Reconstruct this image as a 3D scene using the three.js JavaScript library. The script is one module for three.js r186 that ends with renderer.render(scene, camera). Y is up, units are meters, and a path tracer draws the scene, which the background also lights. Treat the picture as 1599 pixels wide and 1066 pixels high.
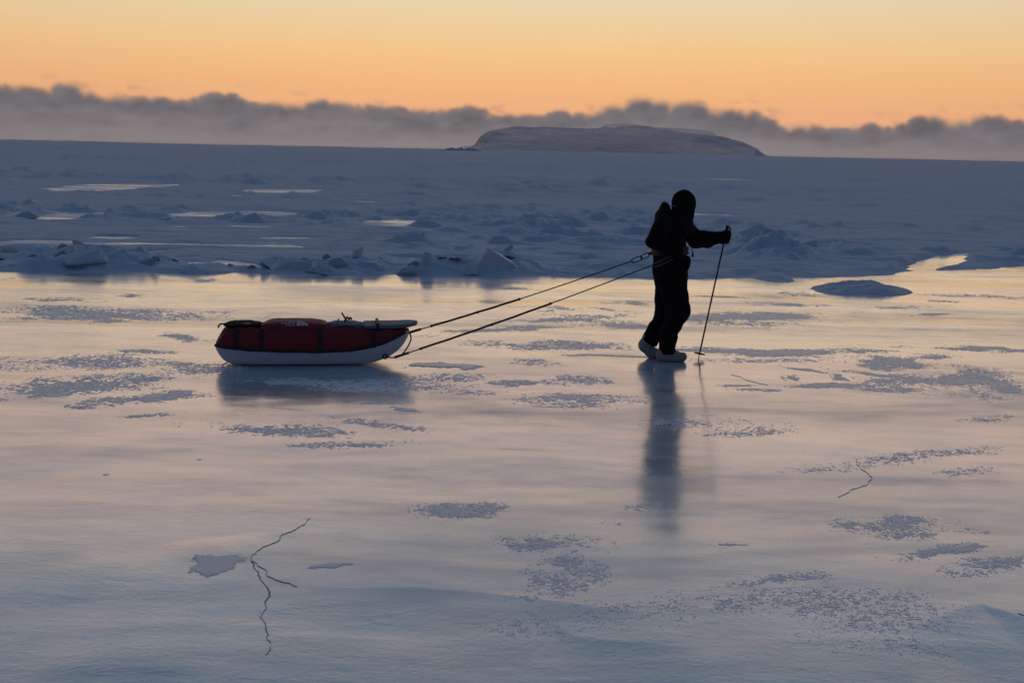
import * as THREE from 'three';
import { mergeGeometries } from 'three/addons/utils/BufferGeometryUtils.js';
import { ConvexGeometry } from 'three/addons/geometries/ConvexGeometry.js';
import { RoundedBoxGeometry } from 'three/addons/geometries/RoundedBoxGeometry.js';

// ---------------------------------------------------------------- camera, sky, sun, exposure
const W = 1599, H = 1066, FPX = 1900, EYE = 2.08;
const scene = new THREE.Scene();
const camera = new THREE.PerspectiveCamera(2 * Math.atan(H / 2 / FPX) * 180 / Math.PI, W / H, 0.1, 30000);
camera.position.set(0, EYE, 0);
camera.rotation.order = 'YXZ';
camera.rotation.set(-Math.atan(298 / FPX), 0, 1.22 * Math.PI / 180);
camera.updateMatrixWorld(true);
camera.updateProjectionMatrix();
const renderer = new THREE.WebGLRenderer({ antialias: true });
renderer.toneMapping = THREE.LinearToneMapping;
renderer.toneMappingExposure = 1.0;
renderer.shadowMap.enabled = true;

const R = Math.PI / 180, FOG = 0.00011;
const clamp = (x, a, b) => Math.min(b, Math.max(a, x));
const mix = (a, b, t) => a + (b - a) * t;
const sstep = (a, b, x) => { const t = clamp((x - a) / (b - a), 0, 1); return t * t * (3 - 2 * t); };
let seed = 12345;
const rnd = () => { seed = (seed * 1664525 + 1013904223) >>> 0; return seed / 4294967296; };
const rr = (a, b) => a + (b - a) * rnd();
const hash = (x, y, z) => { let h = Math.imul(x, 374761393) ^ Math.imul(y, 668265263) ^ Math.imul(z, 2147483647 ^ 974634777); h = Math.imul(h ^ (h >>> 13), 1274126177); h ^= h >>> 16; return (h >>> 0) / 4294967296; };
const q5 = (t) => t * t * t * (t * (t * 6 - 15) + 10);
// value noise, -1..1; per > 0 makes it periodic in x and y
function n2(x, y, s = 0, px = 0, py = 0) {
  const xi = Math.floor(x), yi = Math.floor(y), u = q5(x - xi), v = q5(y - yi);
  const wx = (i) => px ? ((i % px) + px) % px : i, wy = (i) => py ? ((i % py) + py) % py : i;
  const a = hash(wx(xi), wy(yi), s), b = hash(wx(xi + 1), wy(yi), s), c = hash(wx(xi), wy(yi + 1), s), d = hash(wx(xi + 1), wy(yi + 1), s);
  return 2 * mix(mix(a, b, u), mix(c, d, u), v) - 1;
}
function n3(x, y, z) {
  const xi = Math.floor(x), yi = Math.floor(y), zi = Math.floor(z), u = q5(x - xi), v = q5(y - yi), w = q5(z - zi);
  const h = (i, j, k) => hash(xi + i, yi + j, zi + k);
  return 2 * mix(mix(mix(h(0, 0, 0), h(1, 0, 0), u), mix(h(0, 1, 0), h(1, 1, 0), u), v), mix(mix(h(0, 0, 1), h(1, 0, 1), u), mix(h(0, 1, 1), h(1, 1, 1), u), v), w) - 1;
}
function fbm(x, y, o = 4, s = 0) { let a = 0, k = 0.5; for (let i = 0; i < o; i++) { a += k * n2(x, y, s + i); x = x * 2.03 + 7.1; y = y * 2.03 + 3.7; k *= 0.5; } return a; }
const table = (t, x) => { // piecewise linear table [[x, ...values]]
  if (x <= t[0][0]) return t[0].slice(1);
  for (let i = 1; i < t.length; i++) if (x <= t[i][0]) { const a = t[i - 1], b = t[i], k = (x - a[0]) / (b[0] - a[0]); return a.slice(1).map((v, j) => mix(v, b[j + 1], k)); }
  return t[t.length - 1].slice(1);
};

// the dusk sky: afterglow ahead, dusky blue overhead and behind, a bank of sea-smoke cloud along the whole horizon
const GLOW = [[0, .76, .44, .28], [1.8, .85, .43, .225], [3, .90, .48, .22], [4.6, .90, .57, .27], [6.2, .84, .64, .38], [7.6, .78, .675, .485], [8.8, .84, .64, .47], [10, .89, .61, .455], [13, .95, .66, .50], [17, .85, .68, .565], [22, .49, .54, .555], [30, .165, .25, .345], [42, .065, .12, .215], [60, .037, .078, .155], [90, .029, .062, .13]];
const BACK = [[0, .075, .09, .14], [4, .11, .105, .155], [9, .115, .115, .17], [16, .085, .11, .175], [30, .055, .09, .165], [60, .04, .07, .145], [90, .035, .065, .135]];
const BANK = [[-180, 2.0], [-60, 2.1], [-30, 2.3], [-22, 2.35], [-17.5, 2.2], [-12, 2.2], [-6, 2.0], [0, 1.78], [3, 1.95], [6, 2.25], [9, 2.1], [11, 1.95], [12.4, 1.5], [15, 1.4], [18, 1.6], [22.5, 1.95], [35, 2.1], [60, 2.0], [180, 2.0]];
const PUFFS = [];
for (let i = 0; i < 1100; i++) { const az = -180 + 360 * (i + rnd()) / 1100, r = 0.10 + 0.75 * Math.pow(rnd(), 3), k = 0.5 + 0.5 * n2(az / 1.9, 4, 17); PUFFS.push([az, table(BANK, az)[0] - 0.22 + 0.34 * fbm(az / 2.6, 3.1, 3, 11) - r * mix(0.95, rr(-0.15, 0.35), k), r, rr(0.6, 1)]); }
function makeSky() {
  const w = 4096, h = 2048, data = new Float32Array(w * h * 4);
  const rows = [], backs = [];
  for (let j = 0; j < h; j++) { const e = (j + 0.5) / h * 180 - 90; rows.push(table(GLOW, Math.max(e, 0))); backs.push(table(BACK, Math.max(e, 0))); }
  for (let i = 0; i < w; i++) {
    const ang = ((i + 0.5) / w - 0.5) * 360;            // atan2(z, x) in degrees; the view is along -z
    let az = ang + 90; if (az > 180) az -= 360;
    const g = Math.pow(0.5 + 0.5 * Math.cos((az - 1.5) * R), 2.2);
    const top0 = table(BANK, az)[0] + 0.20 * fbm(az / 2.6, 3.1, 4, 11) + 0.16 * fbm(az / 0.8, 9.2, 3, 23);
    const near = PUFFS.filter((p) => Math.abs(p[0] - az) < 0.9);
    for (let j = 0; j < h; j++) {
      const e = (j + 0.5) / h * 180 - 90, a = rows[j], b = backs[j], o = (j * w + i) * 4;
      let r = mix(b[0], a[0], g), gg = mix(b[1], a[1], g), bb = mix(b[2], a[2], g);
      if (e > -0.2 && e < 4.5) {
        const puff = fbm(az / 0.7, e / 0.36, 5, 31), wisp = fbm(az / 0.3 + 4, e / 0.16, 3, 57), wa = az + 0.16 * puff + 0.07 * wisp, we = e + 0.12 * fbm(az / 0.5 + 9, e / 0.3, 4, 35);
        let body = 0.9 * (top0 - 0.16 - we), lobe = 0;
        for (const p of near) { const q = Math.hypot((wa - p[0]) * 0.85, we - p[1]), v = p[2] - q; if (v > body) body = v; lobe = Math.max(lobe, p[3] * sstep(p[2], 0, q)); }
        const soft = 0.06 + 0.14 * sstep(-0.4, 0.5, fbm(az / 2.1 + 20, 5, 3, 63)), top = top0;
        let c = sstep(-soft, soft * 1.3, body) * mix(0.86, 1, sstep(0.0, 0.35, body));
        c = Math.max(c, 0.26 * sstep(0.16, 0.45, fbm(az / 0.9 + 40, e / 0.34, 4, 77)) * sstep(0.75, 0.1, e - top0)); // loose scraps above the bank
        const d = clamp((top - e) / Math.max(top, 0.3), 0, 1);          // 0 at the top of the bank, 1 at the sea
        const shade = 1.08 + 0.12 * (0.5 - lobe) + 0.26 * puff + 0.06 * wisp;
        const mist = sstep(0.16, 1.0, d + 0.30 * fbm(az / 1.6, e / 0.5, 4, 91));
        const cr = mix(.148 * shade, .282, mist), cg = mix(.140 * shade, .242, mist), cb = mix(.154 * shade, .248, mist);
        const dim = mix(0.55, 1, g);
        r = mix(r, cr * dim, c * 0.985); gg = mix(gg, cg * dim, c * 0.985); bb = mix(bb, cb * mix(0.8, 1, g), c * 0.985);
      }
      if (e > 0) { // the sky itself, as bright as it is beyond the low haze that the scene's fog builds in front of it
        const T = Math.exp(-FOG * Math.min(165 / Math.sin(e * R), 9000));
        r = Math.max(0.3 * r, (r - (1 - T) * 0.12) / T); gg = Math.max(0.3 * gg, (gg - (1 - T) * 0.11) / T); bb = Math.max(0.3 * bb, (bb - (1 - T) * 0.13) / T);
      }
      data[o] = r; data[o + 1] = gg; data[o + 2] = bb; data[o + 3] = 1;
    }
  }
  const t = new THREE.DataTexture(data, w, h, THREE.RGBAFormat, THREE.FloatType);
  t.mapping = THREE.EquirectangularReflectionMapping; t.magFilter = THREE.LinearFilter; t.minFilter = THREE.LinearFilter; t.needsUpdate = true;
  return t;
}
scene.background = makeSky();
scene.environment = scene.background;
const sun = new THREE.DirectionalLight(new THREE.Color(1.0, 0.72, 0.45), 0.02);
sun.position.set(Math.sin(1.5 * R) * 60, Math.tan(9 * R) * 60, -60);
sun.target.position.set(0, 0, -14); sun.shadow.radius = 80; sun.castShadow = true;
Object.assign(sun.shadow.camera, { left: -40, right: 40, top: 20, bottom: -20, near: 1, far: 200 });
scene.add(sun, sun.target);

// ---------------------------------------------------------------- helpers
function ray(px, py) { return new THREE.Vector3(px / W * 2 - 1, 1 - py / H * 2, 0.5).unproject(camera).sub(camera.position).normalize(); }
function at(px, py, y = 0) { const d = ray(px, py); return camera.position.clone().addScaledVector(d, (y - EYE) / d.y); }       // on the ice
function atZ(px, py, dist) { const d = ray(px, py); return camera.position.clone().addScaledVector(d, dist / -d.z); }          // on the upright plane z = -dist
const used = new Map();
function numbered(n) { const k = used.get(n) || 0; used.set(n, k + 1); return k ? `${n}_${String(k).padStart(3, '0')}` : n; }
function tag(o, label, category, group, kind) { o.userData.label = label; if (category) o.userData.category = category; if (group) o.userData.group = group; if (kind) o.userData.kind = kind; return o; }
function mesh(name, geo, mat, parent) {
  const m = new THREE.Mesh(geo, mat); m.castShadow = m.receiveShadow = true;
  m.name = parent ? name : numbered(name); (parent || scene).add(m); return m;
}
function thing(name, label, category, group) { const g = new THREE.Group(); g.name = numbered(name); scene.add(g); return tag(g, label, category, group); }
function geo(pos, idx, uv) {
  const g = new THREE.BufferGeometry(); g.setAttribute('position', new THREE.Float32BufferAttribute(pos, 3));
  if (uv) g.setAttribute('uv', new THREE.Float32BufferAttribute(uv, 2));
  g.setIndex(idx.length > 65000 || pos.length > 190000 ? new THREE.Uint32BufferAttribute(idx, 1) : idx); g.computeVertexNormals(); return g;
}
const lin = (r, g, b) => new THREE.Color().setRGB(r, g, b);
function tex(size, f, repeat = [1, 1], srgb = false) { // f(u, v) -> number or [r, g, b]
  const d = new Uint8Array(size * size * 4);
  for (let j = 0; j < size; j++) for (let i = 0; i < size; i++) {
    const c = f(i / size, j / size), o = (j * size + i) * 4, a = Array.isArray(c) ? c : [c, c, c];
    for (let k = 0; k < 3; k++) d[o + k] = clamp(Math.round(a[k] * 255), 0, 255); d[o + 3] = 255;
  }
  const t = new THREE.DataTexture(d, size, size); t.wrapS = t.wrapT = THREE.RepeatWrapping; t.magFilter = THREE.LinearFilter; t.minFilter = THREE.LinearFilter;
  if (srgb) t.colorSpace = THREE.SRGBColorSpace; t.repeat.set(...repeat); t.needsUpdate = true; return t;
}
const tube = (pts, r, seg = 8, n) => new THREE.TubeGeometry(new THREE.CatmullRomCurve3(pts, false, 'centripetal'), n || Math.max(2, pts.length * 4), r, seg, false);

// ---------------------------------------------------------------- materials
// wind-polished ice: fine ripples drawn out across the view, glossy under a skin of refrozen water
const rippleTex = tex(1024, (u, v) => {
  const vv = v + 0.02 * n2(u * 5, v * 5, 8, 5, 5);
  return 0.5 + 0.15 * n2(u * 9, vv * 30, 1, 9, 30) + 0.10 * n2(u * 30, vv * 90, 2, 30, 90) + 0.09 * n2(u * 130, vv * 190, 3, 130, 190) + 0.08 * n2(u * 320, vv * 360, 4, 320, 360);
});
const iceRough = tex(512, (u, v) => {
  const a = n2(u * 6, v * 14, 21, 6, 14) * 0.5 + n2(u * 14, v * 40, 22, 14, 40) * 0.3 + n2(u * 60, v * 120, 23, 60, 120) * 0.2;
  return clamp(0.58 + 0.75 * a, 0.12, 1);
}, [0.29, 0.29]);
const iceTone = tex(512, (u, v) => {
  const a = n2(u * 5, v * 9, 41, 5, 9) * 0.5 + n2(u * 13, v * 30, 42, 13, 30) * 0.3 + n2(u * 70, v * 90, 43, 70, 90) * 0.2;
  return [0.80 + 0.14 * a, 0.83 + 0.12 * a, 0.86 + 0.10 * a];
}, [0.37, 0.37]);
const M = {};
const iceCoat = tex(1024, (u, v) => { // polished and frosted stretches drawn out by the wind
  const w = v + 0.012 * n2(u * 9, v * 20, 51, 9, 20), a = 0.45 * n2(u * 4, w * 22, 52, 4, 22) + 0.35 * n2(u * 9, w * 60, 53, 9, 60) + 0.25 * n2(u * 24, w * 160, 54, 24, 160) + 0.18 * n2(u * 120, w * 300, 55, 120, 300);
  return clamp(0.96 + 0.75 * (a - 0.05), 0.25, 1);
}, [0.19, 0.19]);
M.ice = new THREE.MeshPhysicalMaterial({ clearcoatMap: iceCoat, color: lin(.52, .66, .73), map: iceTone, roughness: 0.42, roughnessMap: iceRough, clearcoat: 1, clearcoatRoughness: 0.13, bumpMap: rippleTex, bumpScale: 0.0030, ior: 1.5 });
const snowBump = tex(512, (u, v) => 0.5 + 0.25 * n2(u * 16, v * 40, 61, 16, 40) + 0.18 * n2(u * 50, v * 90, 62, 50, 90) + 0.1 * n2(u * 180, v * 200, 63, 180, 200));
M.snow = new THREE.MeshStandardMaterial({ color: lin(.45, .55, .65), roughness: 0.82, bumpMap: snowBump, bumpScale: 0.03 });
M.crust = new THREE.MeshStandardMaterial({ color: lin(.66, .71, .76), roughness: 0.36 });
M.frosted = new THREE.MeshStandardMaterial({ color: lin(.74, .76, .80), roughness: 1.0, roughnessMap: iceRough, bumpMap: snowBump, bumpScale: 0.006 });
M.block = new THREE.MeshPhysicalMaterial({ color: lin(.48, .57, .64), roughness: 0.45, bumpMap: snowBump, bumpScale: 0.012 });
M.crack = new THREE.MeshStandardMaterial({ color: lin(.24, .29, .34), roughness: 0.7 });
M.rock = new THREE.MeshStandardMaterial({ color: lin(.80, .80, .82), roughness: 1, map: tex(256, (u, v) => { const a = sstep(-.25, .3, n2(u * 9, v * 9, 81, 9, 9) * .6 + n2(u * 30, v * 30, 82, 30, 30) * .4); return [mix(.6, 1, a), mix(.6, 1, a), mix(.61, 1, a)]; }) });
const weave = tex(256, (u, v) => 0.5 + 0.2 * Math.sin(u * 256 * 0.8) * Math.sin(v * 256 * 0.8) + 0.3 * n2(u * 20, v * 20, 71, 20, 20));
M.black = new THREE.MeshPhysicalMaterial({ color: lin(.007, .007, .008), roughness: 0.95, specularIntensity: 0.25 });
M.trouser = new THREE.MeshPhysicalMaterial({ color: lin(.006, .006, .007), roughness: 0.95, specularIntensity: 0.25 });
M.knit = new THREE.MeshPhysicalMaterial({ color: lin(.006, .006, .006), roughness: 1, specularIntensity: 0.25 });
M.mitten = new THREE.MeshPhysicalMaterial({ color: lin(.006, .006, .007), roughness: 0.9, specularIntensity: 0.25 });
M.boot = new THREE.MeshStandardMaterial({ color: lin(.26, .255, .245), roughness: 0.8 });
M.skin = new THREE.MeshStandardMaterial({ color: lin(.45, .28, .21), roughness: 0.6 });
M.belt = new THREE.MeshStandardMaterial({ color: lin(.07, .007, .01), roughness: 0.7 });
M.strap = new THREE.MeshStandardMaterial({ color: lin(.012, .012, .012), roughness: 0.7 });
M.grey = new THREE.MeshStandardMaterial({ color: lin(.09, .09, .085), roughness: 0.6 });
M.metal = new THREE.MeshStandardMaterial({ color: lin(.12, .12, .13), roughness: 0.4, metalness: 0.8 });
M.hull = new THREE.MeshPhysicalMaterial({ color: lin(.55, .57, .60), roughness: 0.4, clearcoat: 0.3, clearcoatRoughness: 0.3 });
M.red = new THREE.MeshStandardMaterial({ color: lin(.17, .007, .010), roughness: 0.7, bumpMap: weave, bumpScale: 0.0015 });
M.darkred = new THREE.MeshStandardMaterial({ color: lin(.17, .01, .014), roughness: 0.75, bumpMap: weave, bumpScale: 0.0015 });
M.mat = new THREE.MeshStandardMaterial({ color: lin(.15, .17, .21), roughness: 0.8 });
M.rope = new THREE.MeshStandardMaterial({ color: lin(.05, .03, .03), roughness: 0.9 });
M.sleeve = new THREE.MeshStandardMaterial({ color: lin(.03, .012, .014), roughness: 0.9 });
M.wood = new THREE.MeshStandardMaterial({ color: lin(.04, .025, .02), roughness: 0.7 });

// ---------------------------------------------------------------- sea ice: one sheet from under the camera to the horizon
// patches of ground given by where they lie: centre and half sizes turned into metres on the ice
function spot(cx, cy, rx, ry, slope = 0, k = 1) {
  const c = at(cx, cy), D = -c.z;
  return { x: c.x, z: c.z, a: rx * D / FPX, b: Math.max(0.02, ry * D * D / (EYE * FPX)), s: -slope * D / EYE, k };
}
const inSpot = (p, x, z) => { const dx = x - p.x, dz = z - p.z - p.s * dx; return Math.hypot(dx / p.a, dz / p.b); };
const line = (pts) => pts.map(([x, y]) => { const p = at(x, y); return [p.x, p.z]; });
// edges of thin overflow sheets: the ice dips a few millimetres on the near side of each
const EDGES = [
  { p: line([[395, 944], [430, 926], [520, 917], [640, 914], [760, 923], [880, 938], [985, 953], [1060, 972], [1092, 990]]), A: 0.030, L: 0.5 },
  { p: line([[820, 932], [850, 962], [900, 990], [980, 1000], [1060, 998], [1095, 988]]), A: 0.016, L: 0.35 },
  { p: line([[1380, 1000], [1450, 968], [1530, 940], [1600, 962], [1700, 990]]), A: 0.028, L: 0.5 },
  { p: line([[560, 880], [640, 900], [760, 921]]), A: 0.006, L: 0.4 },
  { p: line([[900, 664], [1000, 672], [1120, 668], [1240, 690], [1400, 705], [1600, 742]]), A: 0.022, L: 0.9 },
  { p: line([[200, 850], [300, 843], [400, 830], [470, 818]]), A: -0.012, L: 0.3 },
];
function edgeDrop(x, z) {
  let h = 0;
  for (const e of EDGES) {
    const p = e.p; if (x < p[0][0] || x > p[p.length - 1][0]) continue;
    for (let i = 1; i < p.length; i++) if (x <= p[i][0]) {
      const t = (x - p[i - 1][0]) / (p[i][0] - p[i - 1][0]), d = z - mix(p[i - 1][1], p[i][1], t);
      const end = sstep(0, 0.4, (x - p[0][0]) / (p[p.length - 1][0] - p[0][0])) * sstep(1, 0.6, (x - p[0][0]) / (p[p.length - 1][0] - p[0][0]));
      if (d > 0) h -= e.A * end * (1 - Math.exp(-d / e.L)) * Math.exp(-d / 1.3);
      break;
    }
  }
  return h;
}
function iceHeight(x, z) {
  const r = Math.hypot(x, z); if (r > 60) return 0;
  const k = 1 - sstep(35, 60, r);
  const s = 0.014 * fbm(x / 7 + 2, z / 2.6, 3, 101) + (0.002 + 0.007 * sstep(8, 14, r)) * n2(x / 4.6, z / 1.15 + x * 0.05, 103) + 0.0035 * n2(x / 1.1, z / 0.75 + x * 0.12, 111) + 0.0013 * n2(x / 0.5, z / 0.28 + x * 0.15, 121) + 0.0004 * n2(x / 0.22, z / 0.11, 122);
  return k * (s + edgeDrop(x, z));
}
function polar(angles, radii, height, keep) {
  const pos = [], uv = [], idx = [], na = angles.length, hs = [];
  for (const r of radii) for (const a of angles) { const x = r * Math.sin(a), z = -r * Math.cos(a), y = height(x, z, r, a); pos.push(x, y, z); uv.push(x / 4, z / 4); hs.push(y); }
  for (let i = 0; i + 1 < radii.length; i++) for (let j = 0; j + 1 < na; j++) {
    const a = i * na + j, b = a + 1, c = a + na, d = c + 1;
    if (keep && Math.max(hs[a], hs[b], hs[c], hs[d]) < keep) continue;
    idx.push(a, b, c, b, d, c);
  }
  return geo(pos, idx, uv);
}
const range = (a, b, n) => Array.from({ length: n + 1 }, (_, i) => a + (b - a) * i / n);
{
  const ang = [...range(-180, -34, 60), ...range(-33.8, 33.8, 480), ...range(34, 180, 60)].map((d) => d * R);
  const rad = [0.05, 0.6, 1.4, 2.2]; let r = 2.6;
  while (r < 9000) { rad.push(r); r += clamp(r * r / 2000, 0.012, r * 0.25); }
  tag(mesh('frosted_ice', polar(ang, [20.5, 21.5, 23, 25, 27, 29, 32, 36, 50, 80, 140, 300, 800, 2500, 8800], (x, z, r, a) => r < (a > 3.4 * R ? 28 : 21.4) ? -0.03 : 0.024), M.frosted), 'dull frosted ice showing through the far snow', null, null, 'structure');
  tag(mesh('sea_ice', polar(ang, rad, iceHeight), M.ice), 'smooth wind-polished sea ice mirroring the dusk sky', null, null, 'structure');
}

// ---------------------------------------------------------------- snow field beyond the smooth ice
const SHORE = [[-900, 432], [-400, 428], [0, 424], [150, 428], [300, 430], [480, 433], [600, 432], [720, 434], [830, 434], [950, 437], [1060, 440], [1200, 438], [1300, 434], [1420, 428], [1500, 426], [1545, 423], [1600, 419], [1900, 424], [2400, 430]].map(([x, y]) => { const p = at(x, y); return [Math.atan2(p.x, -p.z), Math.hypot(p.x, p.z)]; });
const HOLES = [[620, 349, 46, 5], [340, 337, 115, 4.5, 0.03], [380, 335, 70, 4], [110, 338, 42, 5.5], [28, 336, 12, 4], [165, 293, 66, 6], [230, 290, 28, 2, .05], [435, 299, 60, 3, .02], [300, 252, 45, 1.5], [395, 252, 26, 1.3, .02], [590, 255, 15, 1], [60, 250, 50, 1.2], [40, 385, 62, 8], [175, 373, 32, 2], [1150, 266, 42, 1.3], [1130, 281, 48, 1.8], [1353, 270, 9, 1], [1100, 337, 45, 2.5], [700, 409, 80, 2.6, -.03], [380, 416, 50, 3, -.1], [1465, 410, 88, 5, .13], [1000, 296, 40, 1.5], [830, 283, 30, 1], [20, 281, 22, 1.5], [560, 316, 30, 1.2], [640, 316, 14, 1], [190, 398, 60, 2.5, .1], [900, 404, 30, 2]].map((a) => spot(...a));
const BUMPS = [[1345, 452, 78, 9, .02, .19], [1212, 436, 30, 6, 0, .10], [1185, 398, 62, 16, 0, .28], [1230, 402, 80, 10, .05, .14], [140, 412, 80, 12, 0, .24], [230, 415, 50, 8, 0, .14], [545, 420, 60, 9, 0, .16], [690, 422, 50, 7, 0, .17], [785, 420, 60, 9, 0, .24], [60, 402, 90, 9, 0, .12], [440, 420, 70, 7, 0, .16], [1000, 420, 110, 8, 0, .08], [300, 424, 60, 4, 0, .09], [1420, 420, 90, 4, .05, .07], [40, 420, 60, 5, 0, .12]].map((a, i) => Object.assign(spot(...a), { j: i < 2 ? 0.25 : 1 }));
function snowHeight(x, z, r, a) {
  let rb = SHORE[0][1];
  for (let i = 1; i < SHORE.length; i++) if (a <= SHORE[i][0]) { const t = clamp((a - SHORE[i - 1][0]) / (SHORE[i][0] - SHORE[i - 1][0]), 0, 1); rb = mix(SHORE[i - 1][1], SHORE[i][1], t); break; }
  if (a > SHORE[SHORE.length - 1][0]) rb = SHORE[SHORE.length - 1][1];
  const d = r - rb - 0.5 * fbm(x / 0.9, z / 0.9, 3, 201);
  let h = -0.03 + 0.055 * sstep(-0.3, 1.2, d) + 0.045 * sstep(0.8, 3, d);
  const far = Math.pow(clamp(r / 40, 0.5, 12), 0.75), live = sstep(-0.2, 1.5, d);
  h += 0.05 * sstep(40, 90, r) * far;
  const lv = Math.max(0, Math.log2(r / 36)), l0 = Math.floor(lv), lt = sstep(0, 1, lv - l0);
  for (const [l, w] of [[l0, 1 - lt], [l0 + 1, lt]]) {
    if (w <= 0) continue; const q = Math.pow(2, l), X = x / q, Z = z / q, am = w * live * Math.pow(q, 0.6);
    h += am * (0.06 * fbm(X / 5 + 3, Z / 3.2, 3, 211) + 0.075 * fbm(X / 1.7, Z / 0.75 + X * 0.1, 4, 221));
    const field = sstep(-0.1, 0.4, fbm(X / 11, Z / 7, 2, 231) + 0.1), ridge = 1 - Math.abs(fbm(X / 1.3 + 9, Z / 0.9, 4, 241)) * 3.2;
    h += am * 0.20 * field * Math.max(0, ridge) * Math.max(0, 0.35 + n2(X / 0.8, Z / 0.7, 251));
  }
  if (r < 60) for (const p of BUMPS) { const q = inSpot(p, x, z); if (q < 1.2) { const f = 1 - Math.abs(fbm(x / 0.55 + 4, z / 0.4, 4, 265)) * 2.4; h += p.k * Math.pow(Math.max(0, 1 - q * q / 1.44), 1.3) * (0.72 + 0.5 * f * p.j + 0.3 * fbm(x / 0.2, z / 0.16, 3, 261)); } }
  for (const p of HOLES) { const q = inSpot(p, x, z) + 0.35 * fbm(x / (0.2 + p.a * 0.5), z / (0.2 + p.b * 0.5), 3, 271); if (q < 1.5) h = mix(Math.min(h, -0.02), h, sstep(0.8, 1.5, q)); }
  return h;
}
{
  const ang = [...range(-75, -31, 60), ...range(-30.9, 30.9, 800), ...range(31, 75, 60)].map((d) => d * R);
  const rad = []; let r = 16.2;
  while (r < 8500) { rad.push(r); r += Math.min(r * r / 5200, r * 0.12); }
  tag(mesh('snow_field', polar(ang, rad, (x, z, rr_, a) => snowHeight(x, z, rr_, a), -0.006), M.snow), 'rough wind-blown snow field stretching to the horizon', null, null, 'structure');
}

// ---------------------------------------------------------------- thin snow lying on the smooth ice
function crust(spots, holes = [], cell = 0.0092, gs = 0.55) {
  let x0 = 1e9, x1 = -1e9, z0 = 1e9, z1 = -1e9;
  for (const p of spots) { const bz = p.b * 1.4 + Math.abs(p.s) * p.a * 1.4; x0 = Math.min(x0, p.x - p.a * 1.4); x1 = Math.max(x1, p.x + p.a * 1.4); z0 = Math.min(z0, p.z - bz); z1 = Math.max(z1, p.z + bz); }
  const nx = Math.ceil((x1 - x0) / cell) + 1, nz = Math.ceil((z1 - z0) / cell) + 1, c = new Float32Array(nx * nz);
  const fill = (p, sign) => {
    const bz = p.b * 1.4 + Math.abs(p.s) * p.a * 1.4, i0 = Math.max(0, Math.floor((p.x - p.a * 1.4 - x0) / cell)), i1 = Math.min(nx - 1, Math.ceil((p.x + p.a * 1.4 - x0) / cell)), j0 = Math.max(0, Math.floor((p.z - bz - z0) / cell)), j1 = Math.min(nz - 1, Math.ceil((p.z + bz - z0) / cell));
    for (let j = j0; j <= j1; j++) for (let i = i0; i <= i1; i++) {
      const x = x0 + i * cell, z = z0 + j * cell, q = inSpot(p, x, z) + 0.85 * fbm(x / (p.a * 0.55) + p.z, z / (p.b * 0.8 + 0.05), 4, 301);
      if (q > 1.3) continue;
      const v = sstep(1.3, p.k > 1 ? 0.6 : 0.12, q) * p.k; if (sign > 0) c[j * nx + i] = Math.max(c[j * nx + i], v); else c[j * nx + i] -= sstep(1.15, 0.8, q) * p.k;
    }
  };
  for (const p of spots) fill(p, 1); for (const p of holes) fill(p, -1);
  const hgt = new Float32Array(nx * nz).fill(-1);
  for (let j = 0; j < nz; j++) for (let i = 0; i < nx; i++) {
    const k = j * nx + i; if (c[k] <= 0.02) continue;
    const x = x0 + i * cell, z = z0 + j * cell;
    const g = 0.5 + 0.62 * (0.36 * n2(x / (0.11 * gs), z / (0.10 * gs), 311) + 0.62 * n2(x / (0.034 * gs), z / (0.042 * gs), 312) + 0.26 * n2(x / 0.42 + z * 0.4, z / 0.22, 313) + 0.45 * (hash(i, j, 314) * 2 - 1));
    hgt[k] = c[k] * 0.98 - g;
  }
  const id = new Int32Array(nx * nz).fill(-1), pos = [], uv = [], idx = [];
  const vert = (k) => { if (id[k] < 0) { const i = k % nx, j = (k / nx) | 0, x = x0 + i * cell, z = z0 + j * cell, m = clamp(hgt[k], -0.3, 0.7); id[k] = pos.length / 3; pos.push(x, iceHeight(x, z) + (m > 0 ? 0.001 + 0.008 * gs * m : 0.010 * gs * m), z); uv.push(x / 4, z / 4); } return id[k]; };
  for (let j = 0; j + 1 < nz; j++) for (let i = 0; i + 1 < nx; i++) {
    const a = j * nx + i, b = a + 1, d = a + nx, e = d + 1;
    if (Math.max(hgt[a], hgt[b], hgt[d], hgt[e]) <= 0) continue;
    const A = vert(a), B = vert(b), D = vert(d), E = vert(e); idx.push(A, D, B, B, D, E);
  }
  return geo(pos, idx, uv);
}
const S = (list) => list.map((a) => spot(...a));
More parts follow.
